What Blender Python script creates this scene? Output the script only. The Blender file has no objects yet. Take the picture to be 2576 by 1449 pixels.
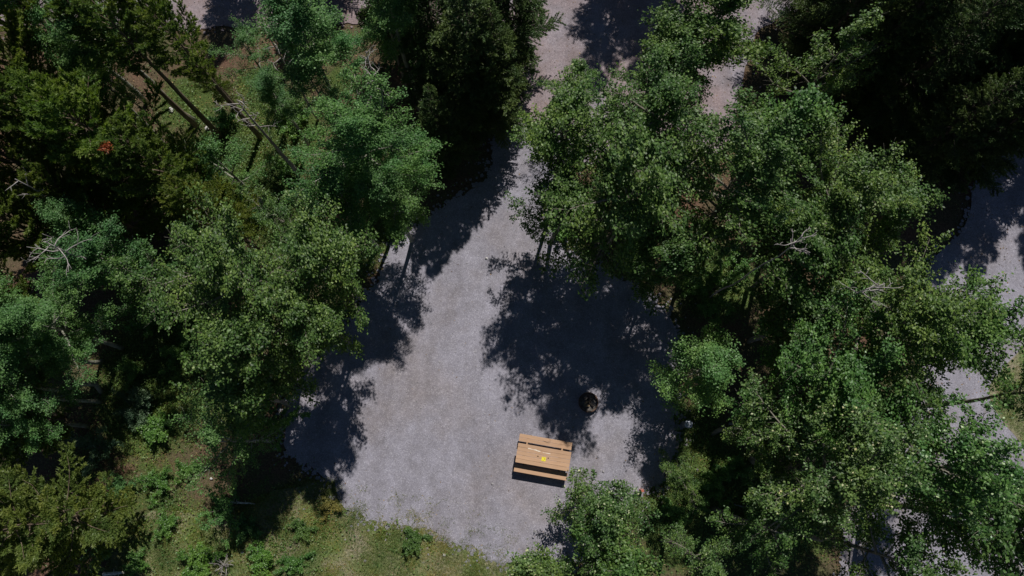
import bpy, bmesh, math, random
import numpy as np
from mathutils import Vector, noise as mnoise
from mathutils.geometry import delaunay_2d_cdt

# ------------------------------------------------------------------ camera, sky, sun, exposure
scene = bpy.context.scene
COL = scene.collection
H = 27.8                      # drone height over the gravel
TILT = math.radians(11.85)    # camera looks almost straight down
F = 1789.0                    # focal length in pixels of a 2576 px wide frame
W2, H2 = 1288.0, 724.5

cam_d = bpy.data.cameras.new('camera')
cam = bpy.data.objects.new('camera', cam_d)
COL.objects.link(cam)
cam.location = (0, 0, H)
cam.rotation_euler = (TILT, 0, 0)
cam_d.sensor_width = 36.0
cam_d.lens = 36.0 * F / 2576.0
cam_d.clip_start = 0.1
cam_d.clip_end = 2000
scene.camera = cam

SUN_EL = math.radians(55.0)
SUN_AZ = math.radians(15.0)   # from +Y (top of the picture) towards +X
world = bpy.data.worlds.new('World')
scene.world = world
world.use_nodes = True
wn = world.node_tree.nodes
wl = world.node_tree.links
sky = wn.new('ShaderNodeTexSky')
sky.sky_type = 'NISHITA'
sky.sun_disc = False
sky.sun_elevation = SUN_EL
sky.sun_rotation = SUN_AZ
sky.altitude = 1500
sky.air_density = 0.8
sky.dust_density = 0.0
sky.ozone_density = 1.0
bgn = wn['Background']
bgn.inputs['Strength'].default_value = 0.05
wl.new(sky.outputs[0], bgn.inputs['Color'])

sun_d = bpy.data.lights.new('sun', 'SUN')
sun_d.energy = 5.0
sun_d.angle = math.radians(0.55)
sun_d.color = (1.0, 0.965, 0.91)
sun = bpy.data.objects.new('sun', sun_d)
COL.objects.link(sun)
sdir = Vector((math.cos(SUN_EL) * math.sin(SUN_AZ), math.cos(SUN_EL) * math.cos(SUN_AZ), math.sin(SUN_EL)))
sun.rotation_euler = (-sdir).to_track_quat('-Z', 'Y').to_euler()
sun.location = sdir * 60

vs = scene.view_settings
scene.display_settings.display_device = 'sRGB'
vs.view_transform = 'Standard'
vs.look = 'None'
vs.gamma = 1.0
vs.use_curve_mapping = False
vs.exposure = -0.28
cy = scene.cycles
cy.max_bounces = 6
cy.diffuse_bounces = 3
cy.glossy_bounces = 2
cy.transmission_bounces = 3
cy.use_denoising = True


def at(px, py, z=0.0):
    """pixel of the 2576x1449 frame + height above ground -> world point"""
    c, s = math.cos(TILT), math.sin(TILT)
    a, b = (px - W2) / F, -(py - H2) / F
    d = (a, s + b * c, -c + b * s)
    t = (z - H) / d[2]
    return Vector((d[0] * t, d[1] * t, z))


# ------------------------------------------------------------------ helpers
rng = np.random.default_rng(7)


def tag(o, label=None, cat=None, group=None, kind=None):
    if label: o['label'] = label
    if cat: o['category'] = cat
    if group: o['group'] = group
    if kind: o['kind'] = kind
    return o


def empty(name, loc, rz=0.0):
    o = bpy.data.objects.new(name, None)
    COL.objects.link(o)
    o.location = loc
    o.rotation_euler = (0, 0, rz)
    o.empty_display_size = 0.2
    return o


def link(name, me, mat=None, parent=None):
    if mat is not None and not me.materials:
        me.materials.append(mat)
    o = bpy.data.objects.new(name, me)
    COL.objects.link(o)
    if parent is not None: o.parent = parent
    return o


def mesh_np(name, verts, faces_flat, sizes, tint=None, smooth=False):
    """fast mesh: verts (n,3), flat face indices, per-face sizes, per-face tint"""
    me = bpy.data.meshes.new(name)
    verts = np.ascontiguousarray(verts, dtype=np.float32)
    faces_flat = np.ascontiguousarray(faces_flat, dtype=np.int32)
    sizes = np.asarray(sizes, dtype=np.int32)
    me.vertices.add(len(verts))
    me.vertices.foreach_set('co', verts.ravel())
    me.loops.add(len(faces_flat))
    me.loops.foreach_set('vertex_index', faces_flat)
    me.polygons.add(len(sizes))
    st = np.zeros(len(sizes), dtype=np.int32)
    st[1:] = np.cumsum(sizes)[:-1]
    me.polygons.foreach_set('loop_start', st)
    me.polygons.foreach_set('loop_total', sizes)
    if smooth:
        me.polygons.foreach_set('use_smooth', np.ones(len(sizes), dtype=bool))
    if tint is not None:
        a = me.attributes.new('tint', 'FLOAT', 'FACE')
        a.data.foreach_set('value', np.ascontiguousarray(tint, dtype=np.float32))
    me.update(calc_edges=True)
    return me


def unit(v):
    return v / np.maximum(np.linalg.norm(v, axis=-1, keepdims=True), 1e-9)


class Tubes:
    """collects tapered tubes into one mesh"""
    def __init__(self):
        self.v, self.f, self.s, self.n = [], [], [], 0

    def add(self, pts, radii, sides=5):
        pts = np.asarray(pts, dtype=float)
        k = len(pts)
        tan = np.gradient(pts, axis=0)
        tan = unit(tan)
        ref = np.array([0.0, 0.0, 1.0]) if abs(tan[0][2]) < 0.8 else np.array([1.0, 0, 0])
        a = unit(np.cross(tan, ref))
        b = np.cross(tan, a)
        ang = np.linspace(0, 2 * math.pi, sides, endpoint=False)
        ring = (pts[:, None, :] + np.asarray(radii)[:, None, None] *
                (np.cos(ang)[None, :, None] * a[:, None, :] + np.sin(ang)[None, :, None] * b[:, None, :]))
        self.v.append(ring.reshape(-1, 3))
        i = np.arange(k - 1)[:, None] * sides
        j = np.arange(sides)[None, :]
        j2 = (j + 1) % sides
        q = np.stack([i + j, i + j2, i + sides + j2, i + sides + j], axis=-1).reshape(-1, 4) + self.n
        self.f.append(q.ravel())
        self.s.append(np.full(len(q), 4))
        cap = np.arange(sides) + self.n + (k - 1) * sides
        self.f.append(cap); self.s.append(np.array([sides]))
        cap0 = np.arange(sides)[::-1] + self.n
        self.f.append(cap0); self.s.append(np.array([sides]))
        self.n += k * sides

    def mesh(self, name):
        return mesh_np(name, np.concatenate(self.v), np.concatenate(self.f), np.concatenate(self.s), smooth=True)


def leaf_mesh(name, pos, nrm, lng, length, width, tint, fold=0.18):
    """pos (n,3) leaf bases, nrm normals, lng direction of the midrib; two folded triangles each"""
    lng = unit(lng - nrm * np.sum(lng * nrm, axis=1, keepdims=True))
    side = np.cross(nrm, lng)
    L = length[:, None]; Wd = width[:, None]
    p0 = pos
    p1 = pos + lng * L * 0.42 + side * Wd * 0.5 - nrm * Wd * fold
    p2 = pos + lng * L - nrm * L * 0.12
    p3 = pos + lng * L * 0.42 - side * Wd * 0.5 - nrm * Wd * fold
    v = np.stack([p0, p1, p2, p3], axis=1).reshape(-1, 3)
    n = len(pos)
    b = (np.arange(n) * 4)[:, None]
    f = np.concatenate([b + np.array([[0, 1, 2]]), b + np.array([[0, 2, 3]])], axis=1).ravel()
    return mesh_np(name, v, f, np.full(2 * n, 3), np.repeat(tint, 2))


# ------------------------------------------------------------------ materials
def new_mat(name):
    m = bpy.data.materials.new(name)
    m.use_nodes = True
    nt = m.node_tree
    return m, nt, nt.nodes, nt.links, nt.nodes['Principled BSDF']


def ramp(nodes, stops, interp='LINEAR'):
    r = nodes.new('ShaderNodeValToRGB')
    cr = r.color_ramp
    cr.interpolation = interp
    while len(cr.elements) < len(stops): cr.elements.new(0.5)
    for e, (p, c) in zip(cr.elements, stops):
        e.position = p
        e.color = (*c, 1)
    return r


def noise_tex(nodes, links, scale, detail=3, rough=0.55, coord='Object', tc=None):
    tc = tc or nodes.new('ShaderNodeTexCoord')
    n = nodes.new('ShaderNodeTexNoise')
    n.inputs['Scale'].default_value = scale
    n.inputs['Detail'].default_value = detail
    n.inputs['Roughness'].default_value = rough
    links.new(tc.outputs[coord], n.inputs['Vector'])
    return n


def mixc(nodes, links, a, b, fac, mode='MIX'):
    m = nodes.new('ShaderNodeMix')
    m.data_type = 'RGBA'
    m.blend_type = mode
    for val, sock in ((fac, m.inputs[0]), (a, m.inputs[6]), (b, m.inputs[7])):
        if hasattr(val, 'is_output') or isinstance(val, bpy.types.NodeSocket):
            links.new(val, sock)
        elif isinstance(val, (int, float)):
            sock.default_value = val
        else:
            sock.default_value = (*val, 1)
    return m.outputs[2]


def leaf_mat(name, dark, mid, light, pale=None, pale_at=0.975, rough=0.42, trans=0.28, spec=0.5, new_growth=None):
    m, nt, nodes, links, p = new_mat(name)
    at_ = nodes.new('ShaderNodeAttribute'); at_.attribute_name = 'tint'
    stops = [(0.0, dark), (0.5, mid), (0.95 if pale else 1.0, light)]
    if pale: stops += [(pale_at, light), (min(pale_at + 0.004, 1.0), pale)]
    r = ramp(nodes, stops)
    links.new(at_.outputs['Fac'], r.inputs[0])
    col = r.outputs[0]
    n = noise_tex(nodes, links, 0.8, 2)
    nr = ramp(nodes, [(0.35, (0.74, 0.84, 0.80)), (0.65, (1.30, 1.14, 0.86))])
    links.new(n.outputs['Fac'], nr.inputs[0])
    col = mixc(nodes, links, col, nr.outputs[0], 1.0, 'MULTIPLY')
    oi = nodes.new('ShaderNodeObjectInfo')
    orr = ramp(nodes, [(0.0, (0.86, 0.92, 0.86)), (0.35, (1.0, 1.0, 1.0)), (0.7, (1.18, 1.06, 0.90)), (1.0, (0.95, 1.12, 1.02))])
    links.new(oi.outputs['Random'], orr.inputs[0])
    col = mixc(nodes, links, col, orr.outputs[0], 1.0, 'MULTIPLY')
    links.new(col, p.inputs['Base Color'])
    p.inputs['Roughness'].default_value = rough
    p.inputs['Specular IOR Level'].default_value = spec
    t = nodes.new('ShaderNodeBsdfTranslucent')
    tcol = mixc(nodes, links, col, (1.5, 1.7, 0.6), 1.0, 'MULTIPLY')
    links.new(tcol, t.inputs['Color'])
    ms = nodes.new('ShaderNodeMixShader')
    ms.inputs[0].default_value = trans
    links.new(p.outputs[0], ms.inputs[1]); links.new(t.outputs[0], ms.inputs[2])
    links.new(ms.outputs[0], nodes['Material Output'].inputs['Surface'])
    return m


M = {}
M['poplar'] = leaf_mat('poplar_leaf', (0.030, 0.068, 0.020), (0.076, 0.156, 0.039), (0.155, 0.255, 0.084), pale=(0.50, 0.56, 0.42), pale_at=0.9955, rough=0.48, spec=0.38, trans=0.28)
M['poplar_pale'] = leaf_mat('poplar_leaf_pale', (0.032, 0.070, 0.023), (0.080, 0.160, 0.046), (0.160, 0.260, 0.096), pale=(0.56, 0.61, 0.46), pale_at=0.968, rough=0.48, spec=0.38, trans=0.28)
M['poplar_light'] = leaf_mat('poplar_leaf_light', (0.068, 0.140, 0.045), (0.125, 0.235, 0.080), (0.195, 0.315, 0.130), rough=0.46, spec=0.4)
M['aspen'] = leaf_mat('aspen_leaf', (0.050, 0.118, 0.042), (0.092, 0.205, 0.070), (0.150, 0.285, 0.115), rough=0.5, spec=0.35)
M['aspen_light'] = leaf_mat('aspen_leaf_light', (0.065, 0.145, 0.048), (0.115, 0.235, 0.078), (0.175, 0.310, 0.125), rough=0.5, spec=0.35)
M['fir'] = leaf_mat('fir_needle', (0.026, 0.052, 0.018), (0.056, 0.105, 0.034), (0.105, 0.165, 0.058), rough=0.5, trans=0.12, spec=0.4)
M['pine'] = leaf_mat('pine_needle', (0.062, 0.108, 0.030), (0.125, 0.188, 0.054), (0.195, 0.250, 0.082), rough=0.5, trans=0.38, spec=0.4)
M['shrub'] = leaf_mat('shrub_leaf', (0.055, 0.130, 0.026), (0.095, 0.215, 0.045), (0.150, 0.290, 0.075), rough=0.45)
M['shrub_blue'] = leaf_mat('shrub_leaf_blue', (0.055, 0.105, 0.060), (0.080, 0.150, 0.090), (0.120, 0.200, 0.130), rough=0.45)
M['herb'] = leaf_mat('herb_leaf', (0.052, 0.105, 0.024), (0.095, 0.180, 0.042), (0.155, 0.245, 0.070), rough=0.5)
M['grass'] = leaf_mat('grass_blade', (0.078, 0.145, 0.036), (0.160, 0.210, 0.072), (0.330, 0.300, 0.185), rough=0.55, spec=0.3)
M['grassy'] = leaf_mat('dry_grass_leaf', (0.10, 0.10, 0.03), (0.19, 0.18, 0.05), (0.30, 0.27, 0.10), rough=0.55, spec=0.3)
M['litter'] = leaf_mat('fallen_leaf', (0.10, 0.06, 0.04), (0.20, 0.13, 0.085), (0.36, 0.27, 0.17), rough=0.8, trans=0.05, spec=0.2)
M['red_needles'] = leaf_mat('dead_red_needles', (0.22, 0.05, 0.02), (0.32, 0.08, 0.035), (0.42, 0.14, 0.06), rough=0.6, trans=0.1)


def bark_mat(name, c1, c2, scale=6):
    m, nt, nodes, links, p = new_mat(name)
    tc = nodes.new('ShaderNodeTexCoord')
    mp = nodes.new('ShaderNodeMapping'); mp.inputs['Scale'].default_value = (1, 1, 0.35)
    links.new(tc.outputs['Object'], mp.inputs['Vector'])
    n = nodes.new('ShaderNodeTexNoise'); n.inputs['Scale'].default_value = scale; n.inputs['Detail'].default_value = 5
    links.new(mp.outputs[0], n.inputs['Vector'])
    r = ramp(nodes, [(0.35, c1), (0.65, c2)])
    links.new(n.outputs['Fac'], r.inputs[0]); links.new(r.outputs[0], p.inputs['Base Color'])
    p.inputs['Roughness'].default_value = 0.85
    b = nodes.new('ShaderNodeBump'); b.inputs['Strength'].default_value = 0.6; b.inputs['Distance'].default_value = 0.02
    links.new(n.outputs['Fac'], b.inputs['Height']); links.new(b.outputs[0], p.inputs['Normal'])
    return m


M['bark_poplar'] = bark_mat('poplar_bark', (0.14, 0.125, 0.10), (0.27, 0.25, 0.20))
M['bark_aspen'] = bark_mat('aspen_bark', (0.20, 0.20, 0.15), (0.42, 0.41, 0.34))
M['bark_fir'] = bark_mat('fir_bark', (0.06, 0.045, 0.035), (0.14, 0.11, 0.085))
M['bark_pine'] = bark_mat('pine_bark', (0.12, 0.085, 0.06), (0.24, 0.18, 0.13))
M['dead_wood'] = bark_mat('dead_wood', (0.24, 0.215, 0.20), (0.42, 0.385, 0.37), 9)
M['dead_dark'] = bark_mat('dead_wood_dark', (0.17, 0.145, 0.12), (0.30, 0.26, 0.22), 9)
M['birch'] = bark_mat('birch_log_bark', (0.45, 0.42, 0.36), (0.80, 0.77, 0.70), 14)


def gravel_mat(name, cols, brown, brown_lo, brown_hi):
    m, nt, nodes, links, p = new_mat(name)
    tc = nodes.new('ShaderNodeTexCoord')
    v1 = nodes.new('ShaderNodeTexVoronoi'); v1.inputs['Scale'].default_value = 44
    v2 = nodes.new('ShaderNodeTexVoronoi'); v2.inputs['Scale'].default_value = 11
    for v in (v1, v2): links.new(tc.outputs['Object'], v.inputs['Vector'])
    sep = nodes.new('ShaderNodeSeparateColor'); links.new(v1.outputs['Color'], sep.inputs[0])
    r = ramp(nodes, [(0.0, cols[0]), (0.45, cols[1]), (0.82, cols[2]), (1.0, cols[3])])
    links.new(sep.outputs[0], r.inputs[0])
    sep2 = nodes.new('ShaderNodeSeparateColor'); links.new(v2.outputs['Color'], sep2.inputs[0])
    r2 = ramp(nodes, [(0.0, (0.88, 0.88, 0.88)), (0.5, (1.0, 1.0, 1.0)), (1.0, (1.12, 1.12, 1.12))])
    links.new(sep2.outputs[0], r2.inputs[0])
    col = mixc(nodes, links, r.outputs[0], r2.outputs[0], 0.6, 'MULTIPLY')
    # medium mottling from packing and traffic
    nb = noise_tex(nodes, links, 1.6, 6, 0.65, tc=tc)
    rb = ramp(nodes, [(0.3, (0.80, 0.79, 0.77)), (0.7, (1.12, 1.12, 1.13))])
    links.new(nb.outputs['Fac'], rb.inputs[0])
    col = mixc(nodes, links, col, rb.outputs[0], 1.0, 'MULTIPLY')
    # worn wheel paths and packed patches
    mw = nodes.new('ShaderNodeMapping'); mw.inputs['Scale'].default_value = (1.5, 0.28, 1); mw.inputs['Rotation'].default_value = (0, 0, 0.12)
    links.new(tc.outputs['Object'], mw.inputs['Vector'])
    nw = nodes.new('ShaderNodeTexNoise'); nw.inputs['Scale'].default_value = 0.7; nw.inputs['Detail'].default_value = 4
    links.new(mw.outputs[0], nw.inputs['Vector'])
    rw = ramp(nodes, [(0.36, (0.88, 0.875, 0.87)), (0.52, (1.0, 1.0, 1.0)), (0.66, (1.08, 1.08, 1.09))])
    links.new(nw.outputs['Fac'], rw.inputs[0])
    col = mixc(nodes, links, col, rw.outputs[0], 1.0, 'MULTIPLY')
    # brown fines and needle litter in broad patches
    nl = noise_tex(nodes, links, 0.22, 5, 0.6, tc=tc)
    rl = ramp(nodes, [(brown_lo, (0, 0, 0)), (brown_hi, (1, 1, 1))])
    links.new(nl.outputs['Fac'], rl.inputs[0])
    col = mixc(nodes, links, col, mixc(nodes, links, col, brown, 1.0, 'MULTIPLY'), rl.outputs[0])
    links.new(col, p.inputs['Base Color'])
    p.inputs['Roughness'].default_value = 0.92
    p.inputs['Specular IOR Level'].default_value = 0.2
    b = nodes.new('ShaderNodeBump'); b.inputs['Strength'].default_value = 0.4; b.inputs['Distance'].default_value = 0.015
    links.new(v1.outputs['Distance'], b.inputs['Height'])
    links.new(b.outputs[0], p.inputs['Normal'])
    return m


GR = [(0.222, 0.212, 0.248), (0.262, 0.251, 0.294), (0.298, 0.287, 0.335), (0.41, 0.40, 0.45)]
M['gravel'] = gravel_mat('gravel', GR, (0.92, 0.84, 0.73), 0.48, 0.74)
M['road'] = gravel_mat('road_gravel', GR, (0.98, 0.80, 0.70), 0.30, 0.55)


def soil_mat():
    m, nt, nodes, links, p = new_mat('forest_soil')
    tc = nodes.new('ShaderNodeTexCoord')
    n1 = noise_tex(nodes, links, 0.35, 6, 0.6, tc=tc)
    r1 = ramp(nodes, [(0.36, (0.155, 0.088, 0.062)), (0.50, (0.115, 0.090, 0.055)), (0.64, (0.095, 0.105, 0.045))])
    links.new(n1.outputs['Fac'], r1.inputs[0])
    n2 = noise_tex(nodes, links, 18, 4, 0.7, tc=tc)
    r2 = ramp(nodes, [(0.32, (0.50, 0.48, 0.46)), (0.52, (1, 1, 1)), (0.72, (1.55, 1.5, 1.4))])
    links.new(n2.outputs['Fac'], r2.inputs[0])
    moss = nodes.new('ShaderNodeAttribute'); moss.attribute_name = 'moss'
    nm = noise_tex(nodes, links, 2.4, 5, 0.65, tc=tc)
    ad = nodes.new('ShaderNodeMath'); ad.operation = 'ADD'
    links.new(moss.outputs['Fac'], ad.inputs[0]); links.new(nm.outputs['Fac'], ad.inputs[1])
    rm = ramp(nodes, [(0.68, (0, 0, 0)), (0.98, (1, 1, 1))])
    links.new(ad.outputs[0], rm.inputs[0])
    base = mixc(nodes, links, r1.outputs[0], (0.078, 0.115, 0.034), rm.outputs[0])
    col = mixc(nodes, links, base, r2.outputs[0], 1.0, 'MULTIPLY')
    links.new(col, p.inputs['Base Color'])
    p.inputs['Roughness'].default_value = 0.95
    p.inputs['Specular IOR Level'].default_value = 0.15
    b = nodes.new('ShaderNodeBump'); b.inputs['Strength'].default_value = 0.8; b.inputs['Distance'].default_value = 0.05
    links.new(n2.outputs['Fac'], b.inputs['Height']); links.new(b.outputs[0], p.inputs['Normal'])
    return m


M['soil'] = soil_mat()


def turf_mat():
    m, nt, nodes, links, p = new_mat('dry_turf')
    tc = nodes.new('ShaderNodeTexCoord')
    n1 = noise_tex(nodes, links, 0.9, 6, 0.65, tc=tc)
    r1 = ramp(nodes, [(0.33, (0.092, 0.150, 0.046)), (0.48, (0.165, 0.185, 0.085)), (0.62, (0.255, 0.225, 0.160))])
    links.new(n1.outputs['Fac'], r1.inputs[0])
    n2 = noise_tex(nodes, links, 13, 4, 0.75, tc=tc)
    r2 = ramp(nodes, [(0.34, (0.40, 0.42, 0.38)), (0.50, (1, 1, 1)), (0.68, (1.55, 1.5, 1.45))])
    links.new(n2.outputs['Fac'], r2.inputs[0])
    col = mixc(nodes, links, r1.outputs[0], r2.outputs[0], 1.0, 'MULTIPLY')
    links.new(col, p.inputs['Base Color'])
    p.inputs['Roughness'].default_value = 0.95
    p.inputs['Specular IOR Level'].default_value = 0.15
    b = nodes.new('ShaderNodeBump'); b.inputs['Strength'].default_value = 0.8; b.inputs['Distance'].default_value = 0.04
    links.new(n2.outputs['Fac'], b.inputs['Height']); links.new(b.outputs[0], p.inputs['Normal'])
    return m


M['turf'] = turf_mat()


def wood_mat(name, c1, c2):
    m, nt, nodes, links, p = new_mat(name)
    tc = nodes.new('ShaderNodeTexCoord')
    mp = nodes.new('ShaderNodeMapping'); mp.inputs['Scale'].default_value = (1.2, 22, 22)
    links.new(tc.outputs['Object'], mp.inputs['Vector'])
    n = nodes.new('ShaderNodeTexNoise'); n.inputs['Scale'].default_value = 2.2; n.inputs['Detail'].default_value = 5
    links.new(mp.outputs[0], n.inputs['Vector'])
    r = ramp(nodes, [(0.3, c1), (0.7, c2)])
    links.new(n.outputs['Fac'], r.inputs[0])
    oi = nodes.new('ShaderNodeObjectInfo')
    rr = ramp(nodes, [(0, (0.90, 0.89, 0.88)), (1, (1.08, 1.07, 1.05))])
    links.new(oi.outputs['Random'], rr.inputs[0])
    col = mixc(nodes, links, r.outputs[0], rr.outputs[0], 1.0, 'MULTIPLY')
    # scuffs and dust
    ns = noise_tex(nodes, links, 7, 5, 0.7, tc=tc)
    rs = ramp(nodes, [(0.56, (0, 0, 0)), (0.74, (0.55, 0.55, 0.55))])
    links.new(ns.outputs['Fac'], rs.inputs[0])
    col = mixc(nodes, links, col, (0.44, 0.31, 0.22), rs.outputs[0])
    links.new(col, p.inputs['Base Color'])
    p.inputs['Roughness'].default_value = 0.62
    b = nodes.new('ShaderNodeBump'); b.inputs['Strength'].default_value = 0.25; b.inputs['Distance'].default_value = 0.004
    links.new(n.outputs['Fac'], b.inputs['Height']); links.new(b.outputs[0], p.inputs['Normal'])
    return m


M['table_wood'] = wood_mat('stained_table_wood', (0.42, 0.255, 0.150), (0.52, 0.325, 0.200))


def plain(name, col, rough=0.6, metal=0.0, scale=20, var=0.25):
    m, nt, nodes, links, p = new_mat(name)
    n = noise_tex(nodes, links, scale, 4, 0.6)
    lo = tuple(c * (1 - var) for c in col); hi = tuple(min(1, c * (1 + var)) for c in col)
    r = ramp(nodes, [(0.35, lo), (0.65, hi)])
    links.new(n.outputs['Fac'], r.inputs[0]); links.new(r.outputs[0], p.inputs['Base Color'])
    p.inputs['Roughness'].default_value = rough
    p.inputs['Metallic'].default_value = metal
    return m


M['steel'] = plain('table_steel', (0.12, 0.085, 0.06), 0.55, 0.6)
M['rust'] = plain('rusty_steel', (0.13, 0.075, 0.05), 0.8, 0.3)
M['ash'] = plain('ash', (0.17, 0.155, 0.14), 0.95, 0, 12, 0.5)
M['char'] = plain('charred_wood', (0.035, 0.028, 0.024), 0.9, 0, 15, 0.5)
M['firewood'] = plain('split_firewood', (0.30, 0.22, 0.13), 0.85, 0, 10, 0.3)
M['post_top'] = plain('weathered_grey_metal', (0.33, 0.36, 0.42), 0.5, 0.35, 9, 0.2)
M['post_side'] = plain('dull_grey_metal', (0.16, 0.17, 0.19), 0.6, 0.3, 9, 0.2)
M['yellow'] = plain('yellow_notice', (0.80, 0.68, 0.03), 0.45, 0, 60, 0.06)
M['ink'] = plain('dark_ink', (0.12, 0.10, 0.02), 0.6, 0, 60, 0.1)
M['bare'] = plain('bare_scraped_wood', (0.78, 0.68, 0.56), 0.7, 0, 40, 0.1)
M['burn'] = plain('burn_mark', (0.10, 0.055, 0.03), 0.8, 0, 40, 0.2)
M['stone'] = plain('pale_stone', (0.50, 0.48, 0.46), 0.85, 0, 25, 0.25)
M['pebble'] = plain('grey_pebble', (0.36, 0.34, 0.35), 0.85, 0, 4, 0.45)
M['red_block'] = plain('faded_red_paint', (0.42, 0.12, 0.08), 0.7, 0, 12, 0.25)

# ------------------------------------------------------------------ ground, pad, roads
def frac(x, y, s, o=4):
    v, a, t = 0.0, 1.0, 0.0
    for k in range(o):
        v += a * mnoise.noise(Vector((x * s, y * s, 3.1 + k)))
        t += a; a *= 0.5; s *= 2.1
    return v / t


# forest floor: one sheet, finely divided under the frame and running to the horizon
gx = np.concatenate([[-700, -250, -100, -55], np.arange(-36, 36.01, 0.4), [55, 100, 250, 700]])
gy = np.concatenate([[-700, -250, -100, -45], np.arange(-24, 40.01, 0.4), [55, 100, 250, 700]])
gv = np.zeros((len(gy), len(gx), 3))
gv[..., 0], gv[..., 1] = np.meshgrid(gx, gy)
for i in range(len(gy)):
    for j in range(len(gx)):
        gv[i, j, 2] = -0.035 + 0.025 * frac(gx[j], gy[i], 0.5, 3)
ii, jj = np.meshgrid(np.arange(len(gy) - 1), np.arange(len(gx) - 1), indexing='ij')
nx = len(gx)
q = np.stack([ii * nx + jj, ii * nx + jj + 1, (ii + 1) * nx + jj + 1, (ii + 1) * nx + jj], -1).reshape(-1, 4)
gme = mesh_np('ground', gv.reshape(-1, 3), q.ravel(), np.full(len(q), 4), smooth=True)
ground = link('ground', gme, M['soil'])
tag(ground, 'brown forest floor of soil, needles and leaf litter', 'ground', kind='structure')


def rough_poly(pix, amp, step=0.12, seed=0.0):
    P = [at(*p) for p in pix]
    # Catmull-Rom smoothing, then fractal wobble
    out = []
    n = len(P)
    for i in range(n):
        p0, p1, p2, p3 = P[i - 1], P[i], P[(i + 1) % n], P[(i + 2) % n]
        m = max(2, int((p2 - p1).length / step))
        for k in range(m):
            t = k / m
            out.append(0.5 * ((2 * p1) + (p2 - p0) * t + (2 * p0 - 5 * p1 + 4 * p2 - p3) * t * t + (3 * p1 - p0 - 3 * p2 + p3) * t ** 3))
    res = []
    for i, p in enumerate(out):
        d = out[(i + 1) % len(out)] - out[i - 1]
        nrm = Vector((d.y, -d.x, 0)).normalized() if d.length > 1e-6 else Vector((1, 0, 0))
        w = frac(p.x + seed, p.y, 0.9, 5)
        res.append(p + nrm * (w * amp * 2.2))
    return res


def sheet(name, pts, z, mat, label, cat, spill=0, reach=0.5, seed=1):
    vo, _, fo, _, _, _ = delaunay_2d_cdt([Vector((p.x, p.y)) for p in pts], [], [list(range(len(pts)))], 1, 1e-5)
    bm = bmesh.new()
    vs_ = [bm.verts.new((p.x, p.y, z)) for p in vo]
    for f in fo: bm.faces.new([vs_[i] for i in f])
    # ragged rim: small patches of the same stuff spilled past the edge, thinning outwards
    rr = random.Random(seed)
    for i in range(spill):
        k = rr.randrange(len(pts))
        d = pts[(k + 1) % len(pts)] - pts[k - 1]
        if d.length < 1e-6: continue
        nrm = Vector((d.y, -d.x, 0)).normalized()
        off = rr.expovariate(1 / reach) * rr.choice((1, -1))
        c = pts[k] + nrm * off
        rad = rr.uniform(0.02, 0.10) * (1 if abs(off) < 0.3 else 0.6)
        m = rr.randint(5, 8)
        zz = z + 0.0008 + i * 4e-7
        vv = [bm.verts.new((c.x + rad * rr.uniform(0.5, 1.3) * math.cos(6.283 * j / m), c.y + rad * rr.uniform(0.5, 1.3) * math.sin(6.283 * j / m), zz)) for j in range(m)]
        bm.faces.new(vv)
    bm.normal_update()
    for f in bm.faces:
        if f.normal.z < 0: f.normal_flip()
    me = bpy.data.meshes.new(name)
    bm.to_mesh(me); bm.free()
    o = link(name, me, mat)
    return tag(o, label, cat, kind='structure')


PAD = [(1250, 330), (1235, 440), (1120, 520), (1000, 605), (955, 690), (915, 750), (885, 800), (820, 883), (770, 945), (735, 1010),
       (715, 1120), (765, 1165), (815, 1200), (857, 1255), (900, 1285), (994, 1318), (1077, 1330), (1127, 1362), (1194, 1385),
       (1300, 1425), (1430, 1430), (1480, 1370), (1530, 1290), (1620, 1240), (1690, 1190), (1695, 1080), (1690, 980), (1700, 880),
       (1660, 770), (1570, 705), (1440, 640), (1385, 580), (1372, 500), (1420, 420), (1440, 330)]
ROAD_TOP = [(-300, -300), (-300, 40), (200, 60), (480, 78), (560, 72), (800, 62), (1000, 55), (1180, 60), (1262, 130), (1270, 260), (1262, 380), (1330, 430), (1440, 420),
            (1560, 385), (1700, 395), (1810, 390), (1850, 300), (1870, 180), (1930, 60), (2100, 0), (2400, -60), (2800, -100), (2800, -300)]
ROAD_SIDE = [(2480, 200), (2455, 400), (2430, 560), (2350, 650), (2330, 740), (2340, 870), (2290, 990), (2215, 1110), (2160, 1240), (2130, 1330), (2110, 1460), (2090, 1600),
             (2800, 1600), (2760, 1250), (2640, 1140), (2560, 1085), (2503, 1012), (2535, 945), (2620, 850), (2700, 640), (2740, 380), (2760, 200)]
TURF = [(300, 1330), (420, 1290), (560, 1300), (700, 1240), (800, 1215), (870, 1240), (960, 1290), (1120, 1330), (1230, 1370), (1400, 1400), (1500, 1480),
        (1500, 1600), (250, 1600), (270, 1420)]
TURF_SIDE = [(2490, 1000), (2520, 930), (2640, 830), (2800, 800), (2800, 1200), (2640, 1165), (2560, 1105)]
pad_pts = rough_poly(PAD, 0.26)
top_pts = rough_poly(ROAD_TOP, 0.2, 0.2, 5)
side_pts = rough_poly(ROAD_SIDE, 0.08, 0.15, 9)
turf_pts = rough_poly(TURF, 0.25, 0.15, 2)
fringe_c = [at(*p) for p in [(300, 1330), (420, 1280), (560, 1290), (700, 1230), (790, 1190), (880, 1215), (970, 1225), (1130, 1255), (1240, 1300), (1400, 1350), (1500, 1480), (1500, 1600), (250, 1600), (270, 1420)]]
turf2_pts = rough_poly(TURF_SIDE, 0.05, 0.15, 3)
sheet('lawn', turf_pts, -0.004, M['turf'], 'dry thin grass along the lower end of the gravel pad', 'grass')
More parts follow.
